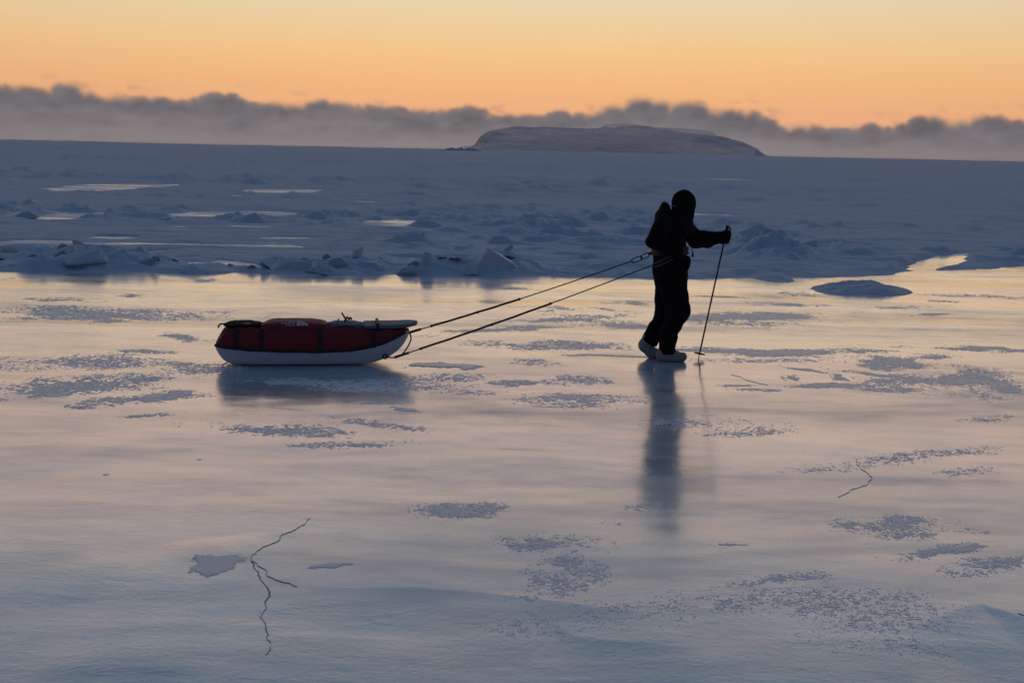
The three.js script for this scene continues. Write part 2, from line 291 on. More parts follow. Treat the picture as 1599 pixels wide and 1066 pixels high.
tag(mesh('thin_snow', mergeGeometries([
  crust(S([[200, 490, 190, 9, -.02, .72], [110, 497, 90, 7, 0, .8], [205, 462, 24, 3, -.1, .9], [60, 433, 45, 2, 0, .9], [290, 527, 42, 5, -.12, .85], [230, 549, 50, 4, 0, .6], [120, 566, 210, 13, .03, .52], [320, 578, 90, 12, .05, .55], [90, 603, 130, 20, .04, .86], [215, 622, 90, 9, .1, .85], [235, 648, 45, 4, .1, .75], [130, 636, 30, 3, 0, .6], [90, 468, 60, 3, 0, .5], [320, 439, 22, 3, 0, .7]])),
  crust(S([[545, 600, 170, 13, 0, .66], [690, 592, 90, 8, .05, .55], [590, 630, 40, 3, 0, .8], [640, 640, 40, 3.5, -.1, .8], [430, 670, 180, 11, -.05, .70], [590, 662, 90, 6, -.06, .75], [530, 694, 110, 5, .04, .62], [313, 715, 7, 2, 0, 1], [165, 740, 10, 2, 0, .6]])),
  crust(S([[920, 489, 70, 9, 0, .62], [875, 499, 75, 7, .04, .85], [965, 509, 60, 8, .02, .85], [800, 514, 130, 5, .07, .75], [910, 540, 140, 9, 0, .76], [955, 556, 70, 2.2, 0, 1.1], [830, 566, 60, 5, 0, .45], [800, 451, 24, 2.2, 0, .9], [900, 592, 50, 7, -.03, .8], [820, 597, 80, 6, .03, .72], [880, 622, 120, 11, 0, .68], [740, 613, 60, 6, .02, .6], [990, 474, 40, 4, 0, .6]]), S([[925, 488, 42, 5, 0, 1]])),
  crust(S([[1180, 497, 145, 11, .03, .92], [1230, 476, 60, 3, 0, .8], [1400, 480, 60, 2, .04, .7], [1460, 489, 40, 2, .06, .8], [1260, 459, 50, 4, 0, .5], [1540, 462, 80, 3, 0, .7], [1480, 470, 40, 2, 0, .5], [1130, 464, 50, 2, 0, .7], [1520, 544, 95, 5, 0, .85], [1110, 543, 70, 2, 0, .7], [1190, 608, 45, 3, 0, .7], [1150, 602, 50, 2.4, .05, .8]])),
  crust(S([[1060, 660, 110, 10, .03, .40], [1180, 672, 90, 8, .1, .46], [1420, 712, 170, 8, .12, .40], [1520, 735, 90, 8, .12, .42], [1540, 655, 60, 5, .05, .6]]), [], .007, .42),
  crust(S([[1140, 848, 26, 2.4, 0, .8], [1310, 945, 170, 46, .06, .42], [1160, 940, 60, 18, 0, .44], [1200, 905, 120, 8, .12, .5], [1420, 1010, 120, 26, 0, .34], [940, 955, 150, 26, .1, .30], [880, 905, 70, 24, .1, .44], [1010, 790, 40, 8, 0, .40], [960, 815, 30, 4, 0, .4]]), [], .0048, .26),
]), M.crust), 'thin speckled crusts of blown snow lying on the ice', 'snow', null, 'stuff');
const patch = (label, spots, holes, cell = .0048, gs = .27) => tag(mesh('snow_patch', crust(S(spots), S(holes || []), cell, gs), M.crust), label, 'snow patch', 'snow patches on the smooth ice');
patch('rounded dark snow patch just left of the long foreground crack', [[335, 884, 36, 15, 0, 1.35]]);
patch('small flat snow sliver right of the crack fork', [[507, 882, 34, 4, .1, 1.2]]);
patch('solid dark snow patch on the ice just right of the sled bow', [[690, 571, 50, 5.5, -.02, 1.5]], [], .0135, 1);
patch('speckled oval snow patch in the middle foreground', [[705, 796, 90, 14, .1, .86]]);
patch('ragged snow patch left of the walker\'s reflection', [[850, 848, 85, 15, 0, .84], [890, 872, 50, 18, .1, .66]]);
patch('sweeping snow patch with bare loops right of the ski pole', [[1120, 548, 100, 4.5, 0, 1], [1260, 552, 115, 7, .05, 1], [1400, 567, 115, 9, .12, .98], [1500, 589, 95, 15, .15, .86], [1565, 606, 65, 15, .15, .84], [1430, 594, 100, 13, .08, .72], [1225, 563, 120, 4, .02, .5], [1262, 578, 46, 2.6, -.13, .95], [1236, 590, 18, 6, 0, .9], [1300, 601, 85, 4, .02, .9], [1348, 582, 42, 3.4, -.12, .9], [1318, 592, 16, 6, 0, .9], [1400, 607, 95, 5, .05, .86]], [], .0092, .52);
patch('ragged snow patch at the right edge of the foreground', [[1400, 818, 100, 18, 0, .82], [1470, 860, 110, 9, .14, .88], [1550, 880, 80, 13, .12, .84]], [[1500, 838, 60, 9, -.1, .8]]);

// ---------------------------------------------------------------- cracks: low frosted seams standing a little proud of the ice
function crack(label, px, width, broken = 0) {
  let pts = px.map(([x, y]) => { const p = at(x, y); return [p.x, p.z]; });
  for (let k = 0; k < 5; k++) { // break every stretch at an uneven point again and again
    const out = [pts[0]];
    for (let i = 1; i < pts.length; i++) {
      const [ax, az] = pts[i - 1], [bx, bz] = pts[i], L = Math.hypot(bx - ax, bz - az);
      if (L > 0.03) { const t = rr(.35, .65), o = L * rr(-.13, .13); out.push([mix(ax, bx, t) - (bz - az) / L * o, mix(az, bz, t) + (bx - ax) / L * o]); }
      out.push(pts[i]);
    }
    pts = out;
  }
  const pos = [], idx = [], n = pts.length - 1, o = rr(0, 99);
  for (let i = 0; i <= n; i++) {
    const [x, z] = pts[i], [ax, az] = pts[Math.max(0, i - 1)], [bx, bz] = pts[Math.min(n, i + 1)], L = Math.hypot(bx - ax, bz - az) || 1, tx = (bx - ax) / L, tz = (bz - az) / L, y = iceHeight(x, z);
    const w = width * Math.sin(Math.PI * clamp(i / n, 0.02, 0.98)) ** 0.6 * Math.max(0.12, 0.75 + 0.55 * n2(i * 0.11 + o, 1, 401) + 0.4 * n2(i * 0.6 + o, 2, 402));
    pos.push(x - tz * w, y - 0.002, z + tx * w, x, y + 0.0035, z, x + tz * w, y - 0.002, z - tx * w);
    if (i && !(broken && n2(i * 0.09 + o, 5, 403) < broken - 0.5)) { const a = (i - 1) * 3, b = i * 3; idx.push(a, b, a + 1, a + 1, b, b + 1, a + 1, b + 1, a + 2, a + 2, b + 1, b + 2); }
  }
  tag(mesh('ice_crack', geo(pos, idx), M.crack), label, null, null, 'structure');
}
crack('long crack running toward the camera in the left foreground', [[484, 808], [455, 829], [430, 846], [405, 858], [391, 873], [404, 893], [413, 912], [414, 940], [411, 968], [416, 995], [414, 1022]], 0.0052);
crack('short branch of the foreground crack bending right', [[392, 875], [405, 884], [418, 899], [440, 907], [464, 915]], 0.0036);
crack('crack on the ice in the right middle distance', [[1338, 712], [1345, 728], [1363, 742], [1345, 757], [1322, 768], [1302, 782], [1286, 793]], 0.0017, .2);
crack('short crack on the ice right of the ski pole', [[1142, 584], [1158, 588], [1176, 596], [1200, 601]], 0.0036);
crack('thin edge line at the right border of the foreground ice', [[1520, 936], [1560, 946], [1604, 962], [1640, 980]], 0.002, .2);

// ---------------------------------------------------------------- ice blocks along the edge of the snow
const blockMats = [M.block, M.snow];
function block(label, px, py, wpx, hpx, o = {}) {
  const base = at(px, py), D = -base.z, w = wpx * D / FPX, h = hpx * D / FPX, d = o.d || w * 0.7, pts = [];
  const tilt = o.tilt ?? rr(-.3, .3), ct = Math.cos(tilt), st = Math.sin(tilt);
  for (let i = 0; i < 24; i++) { // a rough-hewn lump: points on an uneven ellipsoid, mostly buried
    const q = rr(0, 6.283), v = rr(-.5, 1), c = Math.sqrt(1 - v * v), k = rr(.78, 1.04), top = 1 - (o.peak || 0.3) * Math.max(0, v) * .6;
    const X = Math.sign(Math.cos(q)) * Math.pow(Math.abs(Math.cos(q)), .7) * c * w * .58 * k * top + (o.lean || 0) * v * w, Y = v * h * k, Z = Math.sin(q) * c * d * .58 * k * top;
    pts.push(new THREE.Vector3(ct * X - st * Y, st * X + ct * Y, Z));
  }
  const m = mesh('ice_block', new ConvexGeometry(pts), o.snow ? M.snow : M.block);
  m.position.set(base.x, snowHeight(base.x, base.z, Math.hypot(base.x, base.z), Math.atan2(base.x, -base.z)) * 0.5, base.z); m.rotation.y = o.turn || 0;
  const g = m.geometry, p = g.attributes.position, uv = new Float32Array(p.count * 2); for (let i = 0; i < p.count; i++) { uv[2 * i] = p.getX(i) + p.getZ(i) * 0.5; uv[2 * i + 1] = p.getY(i) + p.getZ(i) * 0.3; } g.setAttribute('uv', new THREE.Float32BufferAttribute(uv, 2));
  return tag(m, label, 'ice block', 'ice blocks along the snow edge');
}
block('upright dark ice block standing at the snow edge left of centre', 556, 418, 26, 32, { peak: .5, lean: .15, turn: .3 });
block('low slanting ice block leaning against the upright dark block', 583, 424, 46, 18, { peak: .8, lean: -.2, turn: .1 });
block('low snowy block just left of the upright dark ice block', 505, 428, 52, 14, { peak: .6, snow: true, turn: -.2 });
block('pointed dark ice block between the upright block and tilted slab', 667, 426, 26, 30, { peak: .7, lean: .1, turn: .5 });
block('rounded low snowy block left of the pointed ice block', 640, 428, 40, 16, { peak: .5, snow: true });
block('big tilted ice slab with a long sloping edge, right of centre', 775, 426, 80, 38, { peak: .75, lean: -.05, turn: -.15, d: .5 });
block('small jagged block at the foot of the tilted slab', 730, 428, 38, 20, { peak: .6, turn: .4 });
block('broad hummock block at the left snow edge', 135, 420, 80, 32, { peak: .7, snow: true, turn: .2, d: .9 });
block('small dark ice block on top of the left hummock', 128, 408, 14, 14, { peak: .3, turn: .6 });
block('small dark block in the snow right of the left hummock', 232, 412, 20, 10, { peak: .4, turn: .2 });
block('snowy ridge block between left hummock and upright block', 455, 424, 70, 18, { peak: .8, snow: true });
block('tilted slab on the mound beyond the ski pole', 1180, 396, 64, 32, { peak: .6, snow: true, turn: -.3, d: .9 });
block('thin upturned ice plate right of the ski pole hand', 1262, 388, 34, 14, { peak: .8, lean: .3, turn: .3, d: .15 });
block('small upturned plate behind the tow ropes', 925, 410, 40, 9, { peak: .7, turn: .2, d: .2 });
block('far ice lump at the left bright melt pool', 262, 346, 30, 9, { peak: .5 });
block('far ice lump at the left frame edge', 38, 342, 40, 10, { peak: .5, snow: true });
{ // broken plates of ice strewn along the edge of the snow
  const shapes = [0, 1, 2, 3, 4].map(() => {
    const pts = []; for (let i = 0; i < 14; i++) { const q = i / 7 * Math.PI + rr(-.25, .25), k = rr(.7, 1); pts.push(new THREE.Vector3(Math.cos(q) * .5 * k, i < 7 ? 0.09 : -0.09, Math.sin(q) * .42 * k)); }
    const g = new ConvexGeometry(pts), p = g.attributes.position, uv = new Float32Array(p.count * 2); for (let i = 0; i < p.count; i++) { uv[2 * i] = p.getX(i); uv[2 * i + 1] = p.getZ(i) + p.getY(i); } g.setAttribute('uv', new THREE.Float32BufferAttribute(uv, 2)); return g;
  });
  for (let i = 0; i < 34; i++) {
    const [cx, sx, cy, sy] = [[150, 110, 414, 7], [560, 130, 420, 7], [770, 80, 420, 7], [60, 80, 408, 9], [350, 120, 420, 6]][i % 5];
    const b = at(cx + rr(-1, 1) * sx, cy + rr(-1, 1) * sy), r = Math.hypot(b.x, b.z), a = Math.atan2(b.x, -b.z), y = snowHeight(b.x, b.z, r, a); if (y < 0) continue;
    const m = mesh('ice_plate', shapes[i % 5], M.snow), k = rr(.14, .46) * (r / 24);
    m.position.set(b.x, y + k * 0.05, b.z); m.rotation.set(rr(-.5, .75), rr(0, 6.28), rr(-.7, .7)); m.scale.set(k, k * rr(.5, .9), k);
    tag(m, 'small tilted plate of broken ice among the rubble along the snow edge', 'ice plate', 'broken ice plates along the snow edge');
  }
}
{ // the far pressure ridge on the horizon
  const base = atZ(722, 238, 1500), parts = [];
  for (let i = 0; i < 70; i++) {
    const pts = [], s = rr(1.4, 4), cx = rr(-24, 24), hh = 5.6 * (1 - cx * cx / 760) * rr(.75, 1);
    for (let k = 0; k < 12; k++) pts.push(new THREE.Vector3(cx + rr(-1, 1) * s, rr(-0.8, 1) * hh * rr(0.7, 1), rr(-5, 5)));
    parts.push(new ConvexGeometry(pts));
  }
  const m = mesh('pressure_ridge', mergeGeometries(parts), M.block); m.position.set(base.x, 0.6, base.z);
  tag(m, 'small jumbled pressure ridge breaking the horizon line left of the island', 'ice ridge');
}
// ---------------------------------------------------------------- the island in the mist
{
  const D = 7000, prof = [[720, 240], [738, 226], [748, 212], [765, 203], [800, 197], [850, 196], [900, 199], [950, 197], [1005, 195], [1050, 201], [1100, 208], [1140, 213], [1170, 220], [1188, 229], [1200, 241]].map(([x, y]) => { const p = atZ(x, y, D); return [p.x * 0.965, Math.max(0, p.y * 0.97)]; });
  const x0 = prof[0][0], x1 = prof[prof.length - 1][0], nx = 160, nz = 40, pos = [], idx = [], uv = [];
  for (let j = 0; j <= nz; j++) for (let i = 0; i <= nx; i++) {
    const x = mix(x0, x1, i / nx), t = j / nz * 2 - 1, z = t * 260, top = table(prof, x)[0];
    const y = top * Math.pow(Math.max(0, 1 - t * t), 0.6) * (1 + 0.05 * fbm(x / 80, z / 80, 4, 501) * (1 - Math.abs(t))) + 8 * fbm(x / 45, z / 45, 4, 511) * (1 - t * t) * Math.min(1, top / 60) - 2;
    pos.push(x, y, z - D); uv.push(x / 500, z / 500);
  }
  for (let j = 0; j < nz; j++) for (let i = 0; i < nx; i++) { const a = j * (nx + 1) + i, b = a + 1, c = a + nx + 1, d = c + 1; idx.push(a, c, b, b, c, d); }
  tag(mesh('island', geo(pos, idx, uv), M.rock), 'long low island looming through the sea smoke on the horizon', null, null, 'structure');
}
{ // sea smoke drifting in front of the island
  const parts = [];
  for (let i = 0; i < 36; i++) {
    const g = new THREE.SphereGeometry(1, 36, 20), p = g.attributes.position, lx = rr(80, 200), ly = rr(14, 38), lz = rr(60, 140), cx = i % 3 === 0 ? 760 * ((i * 0.618) % 1) : -60 + 1000 * ((i * 0.618) % 1), cy = i % 3 === 0 ? rr(55, 105) : rr(-4, 34), cz = -rr(5600, 6300), sd = rr(0, 50);
    for (let k = 0; k < p.count; k++) { const x = p.getX(k), y = p.getY(k), z = p.getZ(k), q = 1 + 0.35 * n3(x * 1.6 + sd, y * 1.6, z * 1.6) + 0.2 * n3(x * 4 + sd, y * 4, z * 4); p.setXYZ(k, cx + lx * x * q, cy + ly * y * q, cz + lz * z * q); }
    g.computeVertexNormals(); parts.push(g);
  }
  const smoke = new THREE.MeshPhysicalMaterial({ color: lin(.95, .94, .94), roughness: 1, transmission: 1, thickness: 0, transparent: true, opacity: 0.32, specularIntensity: 0 });
  tag(mesh('sea_smoke_cloud', mergeGeometries(parts), smoke), 'pale sea smoke drifting before the island', 'smoke', null, 'stuff');
}
scene.fog = new THREE.FogExp2(lin(.80, .78, .80), FOG);

// ---------------------------------------------------------------- the sled
const SD = -at(489, 566).z, SC = at(489, 565);
const PERSON = at(1045, 563), PD = -PERSON.z;
const head = PERSON.clone().sub(SC).setY(0).normalize();
const yaw = Math.atan2(-head.z, head.x);
const sledFrame = new THREE.Matrix4().makeRotationY(yaw).setPosition(SC.x, 0.004, SC.z);
const toWorld = (x, y, z) => new THREE.Vector3(x, y, z).applyMatrix4(sledFrame);
const HULL = [[-.915, .150, .188, .19], [-.88, .085, .187, .235], [-.83, .035, .184, .258], [-.76, .006, .176, .272], [-.6, .001, .160, .28], [-.3, 0, .146, .285], [0, 0, .142, .288], [.3, 0, .148, .285], [.47, .004, .166, .277], [.6, .022, .196, .260], [.72, .062, .236, .228], [.82, .124, .275, .178], [.89, .20, .306, .118], [.93, .275, .322, .05]];
const TOP = [[-.915, .20], [-.885, .26], [-.84, .335], [-.78, .366], [-.6, .372], [-.3, .374], [0, .372], [.4, .364], [.7, .356], [.84, .345], [.905, .335], [.925, .325]];
function loft(sections, close) { // sections: arrays of Vector3 of the same length, joined in order
  const n = sections[0].length, pos = [], idx = [], uv = [];
  sections.forEach((s, i) => s.forEach((p, k) => { pos.push(p.x, p.y, p.z); uv.push(p.x, k / n); }));
  for (let i = 0; i + 1 < sections.length; i++) for (let k = 0; k + 1 < n; k++) { const a = i * n + k, b = a + 1, c = a + n, d = c + 1; idx.push(a, b, c, b, d, c); }
  if (close) for (const i of [0, sections.length - 1]) {
    const c = new THREE.Vector3(); sections[i].forEach((p) => c.add(p)); c.divideScalar(n); const v = pos.length / 3; pos.push(c.x, c.y, c.z); uv.push(0, 0);
    for (let k = 0; k + 1 < n; k++) i ? idx.push(i * n + k, i * n + k + 1, v) : idx.push(k + 1, k, v);
  }
  return geo(pos, idx, uv);
}
const station = (s) => table(HULL, s);
function hullSection(s, inset) {
  const [b, g, w] = station(s), out = [];
  for (let k = -10; k <= 10; k++) {
    const t = k / 10, a = Math.abs(t), sg = Math.sign(t);
    const z = sg * (w - inset) * (a < 0.45 ? a / 0.45 * 0.70 : 0.70 + 0.30 * Math.pow((a - 0.45) / 0.55, 0.8));
    const y = b + inset + (a < 0.45 ? 0.006 * a : mix(0.003, g - b - (inset ? 0.001 : 0), Math.pow((a - 0.45) / 0.55, 1.35)));
    out.push(new THREE.Vector3(s, Math.max(y, 0), z));
  }
  return out;
}
function coverSection(s, grow = 0) {
  const [, g, w] = station(s), [T] = table(TOP, s), out = [];
  for (let k = 0; k <= 28; k++) {
    const a = k / 28 * Math.PI, c = Math.cos(a), sn = Math.sin(a);
    const puffy = 0.016 * Math.abs(Math.sin((s + .48) / .555 * Math.PI)) - 0.006, sag = 0.018 * n3(s * 16, c * 2, 7) * Math.abs(c) + 0.012 * n3(s * 7, c * 3, sn * 3) + 0.006 * n3(s * 19, c * 8, sn * 8 + 4);
    out.push(new THREE.Vector3(s, g - 0.012 + (T + grow - g + 0.012) * Math.pow(sn, 0.55) + (sag + puffy) * sn, (w * 0.985 + grow + (puffy + sag) * sn * 0.8) * Math.sign(c) * Math.pow(Math.abs(c), 0.5) * (1 - 0.10 * sn)));
  }
  return out;
}
const ss = range(-.915, .93, 74);
const sled = thing('pulk_sled', 'white boat-shaped pulk sled with strapped dark red cover', 'sled');
sled.applyMatrix4(sledFrame);
{
  mesh('hull', mergeGeometries([loft(ss.map((s) => hullSection(s, 0)), true), loft(ss.map((s) => hullSection(s, 0.006)))]), M.hull, sled);
  mesh('cover', loft(ss.filter((s) => s < .925).map((s) => coverSection(s)), true), M.red, sled);
  for (const side of [-1, 1]) mesh('rim', tube(ss.filter((_, i) => i % 3 === 0).map((s) => { const [, g, w] = station(s); return new THREE.Vector3(s, g + 0.004 + 0.004 * n2(s * 14, side, 601), side * (w + 0.003)); }), 0.014, 8, 80), M.strap, sled);
  for (const s0 of [-.72, -.48, .07, .58]) {
    const a = [s0 - 0.017, s0 - 0.016, s0 + 0.016, s0 + 0.017].map((s, i) => coverSection(s, i === 0 || i === 3 ? 0.002 : 0.007));
    const st = mesh('strap', loft(a), M.strap, sled);
    const p = coverSection(s0, 0.012)[4], bk = mesh('buckle', new RoundedBoxGeometry(0.045, 0.05, 0.012, 2, 0.004), M.strap, st);
    bk.position.copy(p);
  }
  mesh('stern_loop', tube([[-.80, .345, .10], [-.845, .385, .10], [-.875, .382, .10], [-.895, .35, .10]].map((p) => new THREE.Vector3(...p)), 0.008), M.strap, sled);
  mesh('stern_cord', tube([[-.80, .03, .2], [-.84, .012, .21], [-.86, .006, .215]].map((p) => new THREE.Vector3(...p)), 0.006), M.rope, sled);
  mesh('bow_loop', tube([[.93, .30, .05], [.945, .24, .10], [.90, .155, .16], [.84, .09, .18], [.77, .075, .22], [.70, .085, .235]].map((p) => new THREE.Vector3(...p)), 0.007, 8, 30), M.rope, sled);
  const eye = mesh('eyelet', new THREE.TorusGeometry(0.02, 0.008, 8, 16), M.strap, sled); eye.position.set(.69, .088, .238); eye.rotation.y = .25;
}
function lump(cx, cy, cz, lx, ly, lz, e, sd, amp = 0.05) { // a soft stuffed bag: superellipsoid with sags
  const g = new THREE.SphereGeometry(1, 48, 28), p = g.attributes.position, f = (v, k) => Math.sign(v) * Math.pow(Math.abs(v), k);
  for (let i = 0; i < p.count; i++) {
    const x = p.getX(i), y = p.getY(i), z = p.getZ(i), k = 1 + amp * n3(x * 2.2 + sd, y * 2.2, z * 2.2) + amp * 0.5 * n3(x * 6 + sd, y * 6, z * 6);
    p.setXYZ(i, cx + lx * f(x, e) * k, cy + ly * f(y, e) * k, cz + lz * f(z, e) * k);
  }
  g.computeVertexNormals(); return g;
}
{
  const duffel = thing('duffel_bag', 'red duffel bag with white lettering strapped on the sled top', 'bag'); duffel.applyMatrix4(sledFrame);
  mesh('bag_body', lump(-.17, .335, 0, .33, .082, .215, .62, 3), M.red, duffel);
  // printed lettering, bent over the near shoulder of the bag
  const cv = document.createElement('canvas'); cv.width = 512; cv.height = 200; const c = cv.getContext('2d');
  c.fillStyle = '#000'; c.fillRect(0, 0, 512, 200); c.fillStyle = '#fff'; c.font = 'bold 62px sans-serif'; c.textAlign = 'right';
  ['THE', 'NORTH', 'FACE'].forEach((t, i) => c.fillText(t, 300, 62 + i * 62));
  for (const [r0, r1] of [[172, 134], [120, 88], [74, 0]]) { c.beginPath(); c.arc(318, 186, r0, -Math.PI / 2, 0); c.lineTo(318 + r1, 186); if (r1) c.arc(318, 186, r1, 0, -Math.PI / 2, true); else c.lineTo(318, 186); c.closePath(); c.fill(); }
  const ct = new THREE.CanvasTexture(cv);
  const print = new THREE.MeshStandardMaterial({ color: lin(.62, .62, .64), roughness: 0.7, alphaMap: ct, alphaTest: 0.5 });
  const nU = 30, nV = 12, pos = [], uv = [], idx = [], f = (v, k) => Math.sign(v) * Math.pow(Math.abs(v), k);
  for (let j = 0; j <= nV; j++) for (let i = 0; i <= nU; i++) {
    const u = i / nU, v = j / nV, lx = mix(-0.55, 0.42, u), el = mix(20, 68, v) * R;
    const cx = Math.sign(lx) * Math.pow(Math.abs(lx), 1 / 0.62), rad = Math.sqrt(Math.max(0, 1 - cx * cx)), y = rad * Math.sin(el), z = rad * Math.cos(el);
    const k = (1 + 0.05 * n3(cx * 2.2 + 3, y * 2.2, z * 2.2) + 0.025 * n3(cx * 6 + 3, y * 6, z * 6)) * 1.012;
    pos.push(-.17 + .33 * lx * k, .335 + .082 * f(y, .62) * k + 0.002, .215 * f(z, .62) * k + 0.002); uv.push(u, v);
  }
  for (let j = 0; j < nV; j++) for (let i = 0; i < nU; i++) { const a = j * (nU + 1) + i, b = a + 1, d = a + nU + 1, e = d + 1; idx.push(a, b, d, b, e, d); }
  tag(mesh('printed_logo', geo(pos, idx, uv), print, duffel), 'white lettering and quarter-dome emblem');
  const pad = thing('sleeping_mat', 'grey-blue foam mat lying flat over the sled bow', 'mat'); pad.applyMatrix4(sledFrame);
  const sh = new THREE.Shape(); sh.moveTo(.50, -.16); sh.lineTo(.84, -.16); sh.absarc(.84, 0, .16, -Math.PI / 2, Math.PI / 2); sh.lineTo(.50, .16); sh.closePath();
  const pg = new THREE.ExtrudeGeometry(sh, { depth: .012, bevelEnabled: true, bevelSize: .014, bevelThickness: .012, bevelSegments: 4, curveSegments: 24 }); pg.rotateX(-Math.PI / 2);
  const pp = pg.attributes.position; for (let i = 0; i < pp.count; i++) { const x = pp.getX(i); pp.setY(i, pp.getY(i) + 0.358 + 0.02 * sstep(.7, 1.0, x) + 0.005 * n2(x * 9, pp.getZ(i) * 9, 611)); } pg.computeVertexNormals();
  mesh('foam_sheet', pg, M.mat, pad);
  mesh('mat_band', new RoundedBoxGeometry(.03, .062, .36, 2, .008).translate(.62, .374, 0), M.strap, pad);
  const bundle = thing('folded_sheet', 'crumpled grey-blue bundle between the duffel and the foam mat', 'bundle'); bundle.applyMatrix4(sledFrame);
  mesh('bundle_body', lump(.32, .368, .02, .17, .030, .15, .7, 9, .22), M.mat, bundle);
  mesh('bundle_cord', tube([[.22, .395, .17], [.24, .412, .06], [.25, .41, -.06], [.24, .39, -.15]].map((p) => new THREE.Vector3(...p)), .006), M.strap, bundle);
  mesh('bundle_knot', tube([[.30, .40, .04], [.315, .43, .05], [.33, .445, .04], [.345, .42, .03], [.36, .44, .02], [.37, .415, .02]].map((p) => new THREE.Vector3(...p)), .008, 8, 24), M.strap, bundle);
  const stick = mesh('stick', tube([[.335, .385, -.03], [.305, .43, -.03], [.275, .478, -.03]].map((p) => new THREE.Vector3(...p)), .0085), M.wood); stick.applyMatrix4(sledFrame);
  tag(stick, 'short dark stick poking up from the sled load', 'stick');
  const sack = thing('stuff_sack', 'black stuff sack on the rear end of the sled', 'bag'); sack.applyMatrix4(sledFrame);
  mesh('sack_body', lump(-.66, .366, 0, .17, .026, .18, .6, 15, .14), M.black, sack);
  mesh('sack_window', lump(-.62, .378, .11, .05, .016, .05, .7, 17, .1), M.mat, sack);
}

// ---------------------------------------------------------------- the walker
// signed distances: tapered capsules joined smoothly, meshed by surface nets
function nets(f, lo, hi, cell) {
  const n = [0, 1, 2].map((i) => Math.ceil((hi[i] - lo[i]) / cell) + 1), [nx, ny, nz] = n, v = new Float32Array(nx * ny * nz);
  for (let k = 0; k < nz; k++) for (let j = 0; j < ny; j++) for (let i = 0; i < nx; i++) v[(k * ny + j) * nx + i] = f(lo[0] + i * cell, lo[1] + j * cell, lo[2] + k * cell);
  const id = new Int32Array(v.length).fill(-1), pos = [], idx = [], C = [[0, 0, 0], [1, 0, 0], [0, 1, 0], [1, 1, 0], [0, 0, 1], [1, 0, 1], [0, 1, 1], [1, 1, 1]], E = [[0, 1], [2, 3], [4, 5], [6, 7], [0, 2], [1, 3], [4, 6], [5, 7], [0, 4], [1, 5], [2, 6], [3, 7]];
  const at3 = (i, j, k) => (k * ny + j) * nx + i;
  for (let k = 0; k + 1 < nz; k++) for (let j = 0; j + 1 < ny; j++) for (let i = 0; i + 1 < nx; i++) {
    const d = C.map(([a, b, c]) => v[at3(i + a, j + b, k + c)]); let s = 0; for (const x of d) if (x < 0) s++;
    if (s === 0 || s === 8) continue;
    let x = 0, y = 0, z = 0, m = 0;
    for (const [a, b] of E) if ((d[a] < 0) !== (d[b] < 0)) { const t = d[a] / (d[a] - d[b]); x += C[a][0] + (C[b][0] - C[a][0]) * t; y += C[a][1] + (C[b][1] - C[a][1]) * t; z += C[a][2] + (C[b][2] - C[a][2]) * t; m++; }
    id[at3(i, j, k)] = pos.length / 3; pos.push(lo[0] + (i + x / m) * cell, lo[1] + (j + y / m) * cell, lo[2] + (k + z / m) * cell);
  }
  const quad = (a, b, c, d, flip) => { if (a < 0 || b < 0 || c < 0 || d < 0) return; flip ? idx.push(a, c, b, a, d, c) : idx.push(a, b, c, a, c, d); };
  for (let k = 1; k + 1 < nz; k++) for (let j = 1; j + 1 < ny; j++) for (let i = 1; i + 1 < nx; i++) {
    const s = v[at3(i, j, k)] < 0;
    if (s !== v[at3(i + 1, j, k)] < 0) quad(id[at3(i, j - 1, k - 1)], id[at3(i, j, k - 1)], id[at3(i, j, k)], id[at3(i, j - 1, k)], !s);
    if (s !== v[at3(i, j + 1, k)] < 0) quad(id[at3(i - 1, j, k - 1)], id[at3(i - 1, j, k)], id[at3(i, j, k)], id[at3(i, j, k - 1)], !s);
    if (s !== v[at3(i, j, k + 1)] < 0) quad(id[at3(i - 1, j - 1, k)], id[at3(i, j - 1, k)], id[at3(i, j, k)], id[at3(i - 1, j, k)], !s);
  }
  return geo(pos, idx);
}
const V = (px, py, dz = 0) => atZ(px, py, PD - dz);
function cap(a, b, ra, rb) { return (x, y, z) => { const bx = b.x - a.x, by = b.y - a.y, bz = b.z - a.z, px = x - a.x, py = y - a.y, pz = z - a.z, t = clamp((px * bx + py * by + pz * bz) / (bx * bx + by * by + bz * bz + 1e-9), 0, 1); return Math.hypot(px - bx * t, py - by * t, pz - bz * t) - mix(ra, rb, t); }; }
function ell(c, rx, ry, rz, tilt = 0) { const cs = Math.cos(tilt), sn = Math.sin(tilt); return (x, y, z) => { const dx = x - c.x, dy = y - c.y, X = cs * dx + sn * dy, Y = -sn * dx + cs * dy, q = Math.hypot(X / rx, Y / ry, (z - c.z) / rz); return (q - 1) * Math.min(rx, ry, rz); }; }
const join = (fs, k) => (x, y, z) => { let d = fs[0](x, y, z); for (let i = 1; i < fs.length; i++) { const e = fs[i](x, y, z), h = Math.max(k - Math.abs(d - e), 0) / k; d = Math.min(d, e) - h * h * k * 0.25; } return d; };
const folds = (f, amp, fx, fy, sd) => (x, y, z) => { const d = f(x, y, z); return d > 0.06 ? d : d + amp * n3(x * fx + sd, y * fy, z * fx) + amp * 0.6 * n3(x * fx * 2.3, y * fy * 2.1 + sd, z * fx * 2.3); };
const above = (f, g) => (x, y, z) => Math.max(f(x, y, z), g(x, y, z));
function boxed(f, pts, pad, cell) { const b = new THREE.Box3().setFromPoints(pts).expandByScalar(pad); return nets(f, b.min.toArray(), b.max.toArray(), cell); }

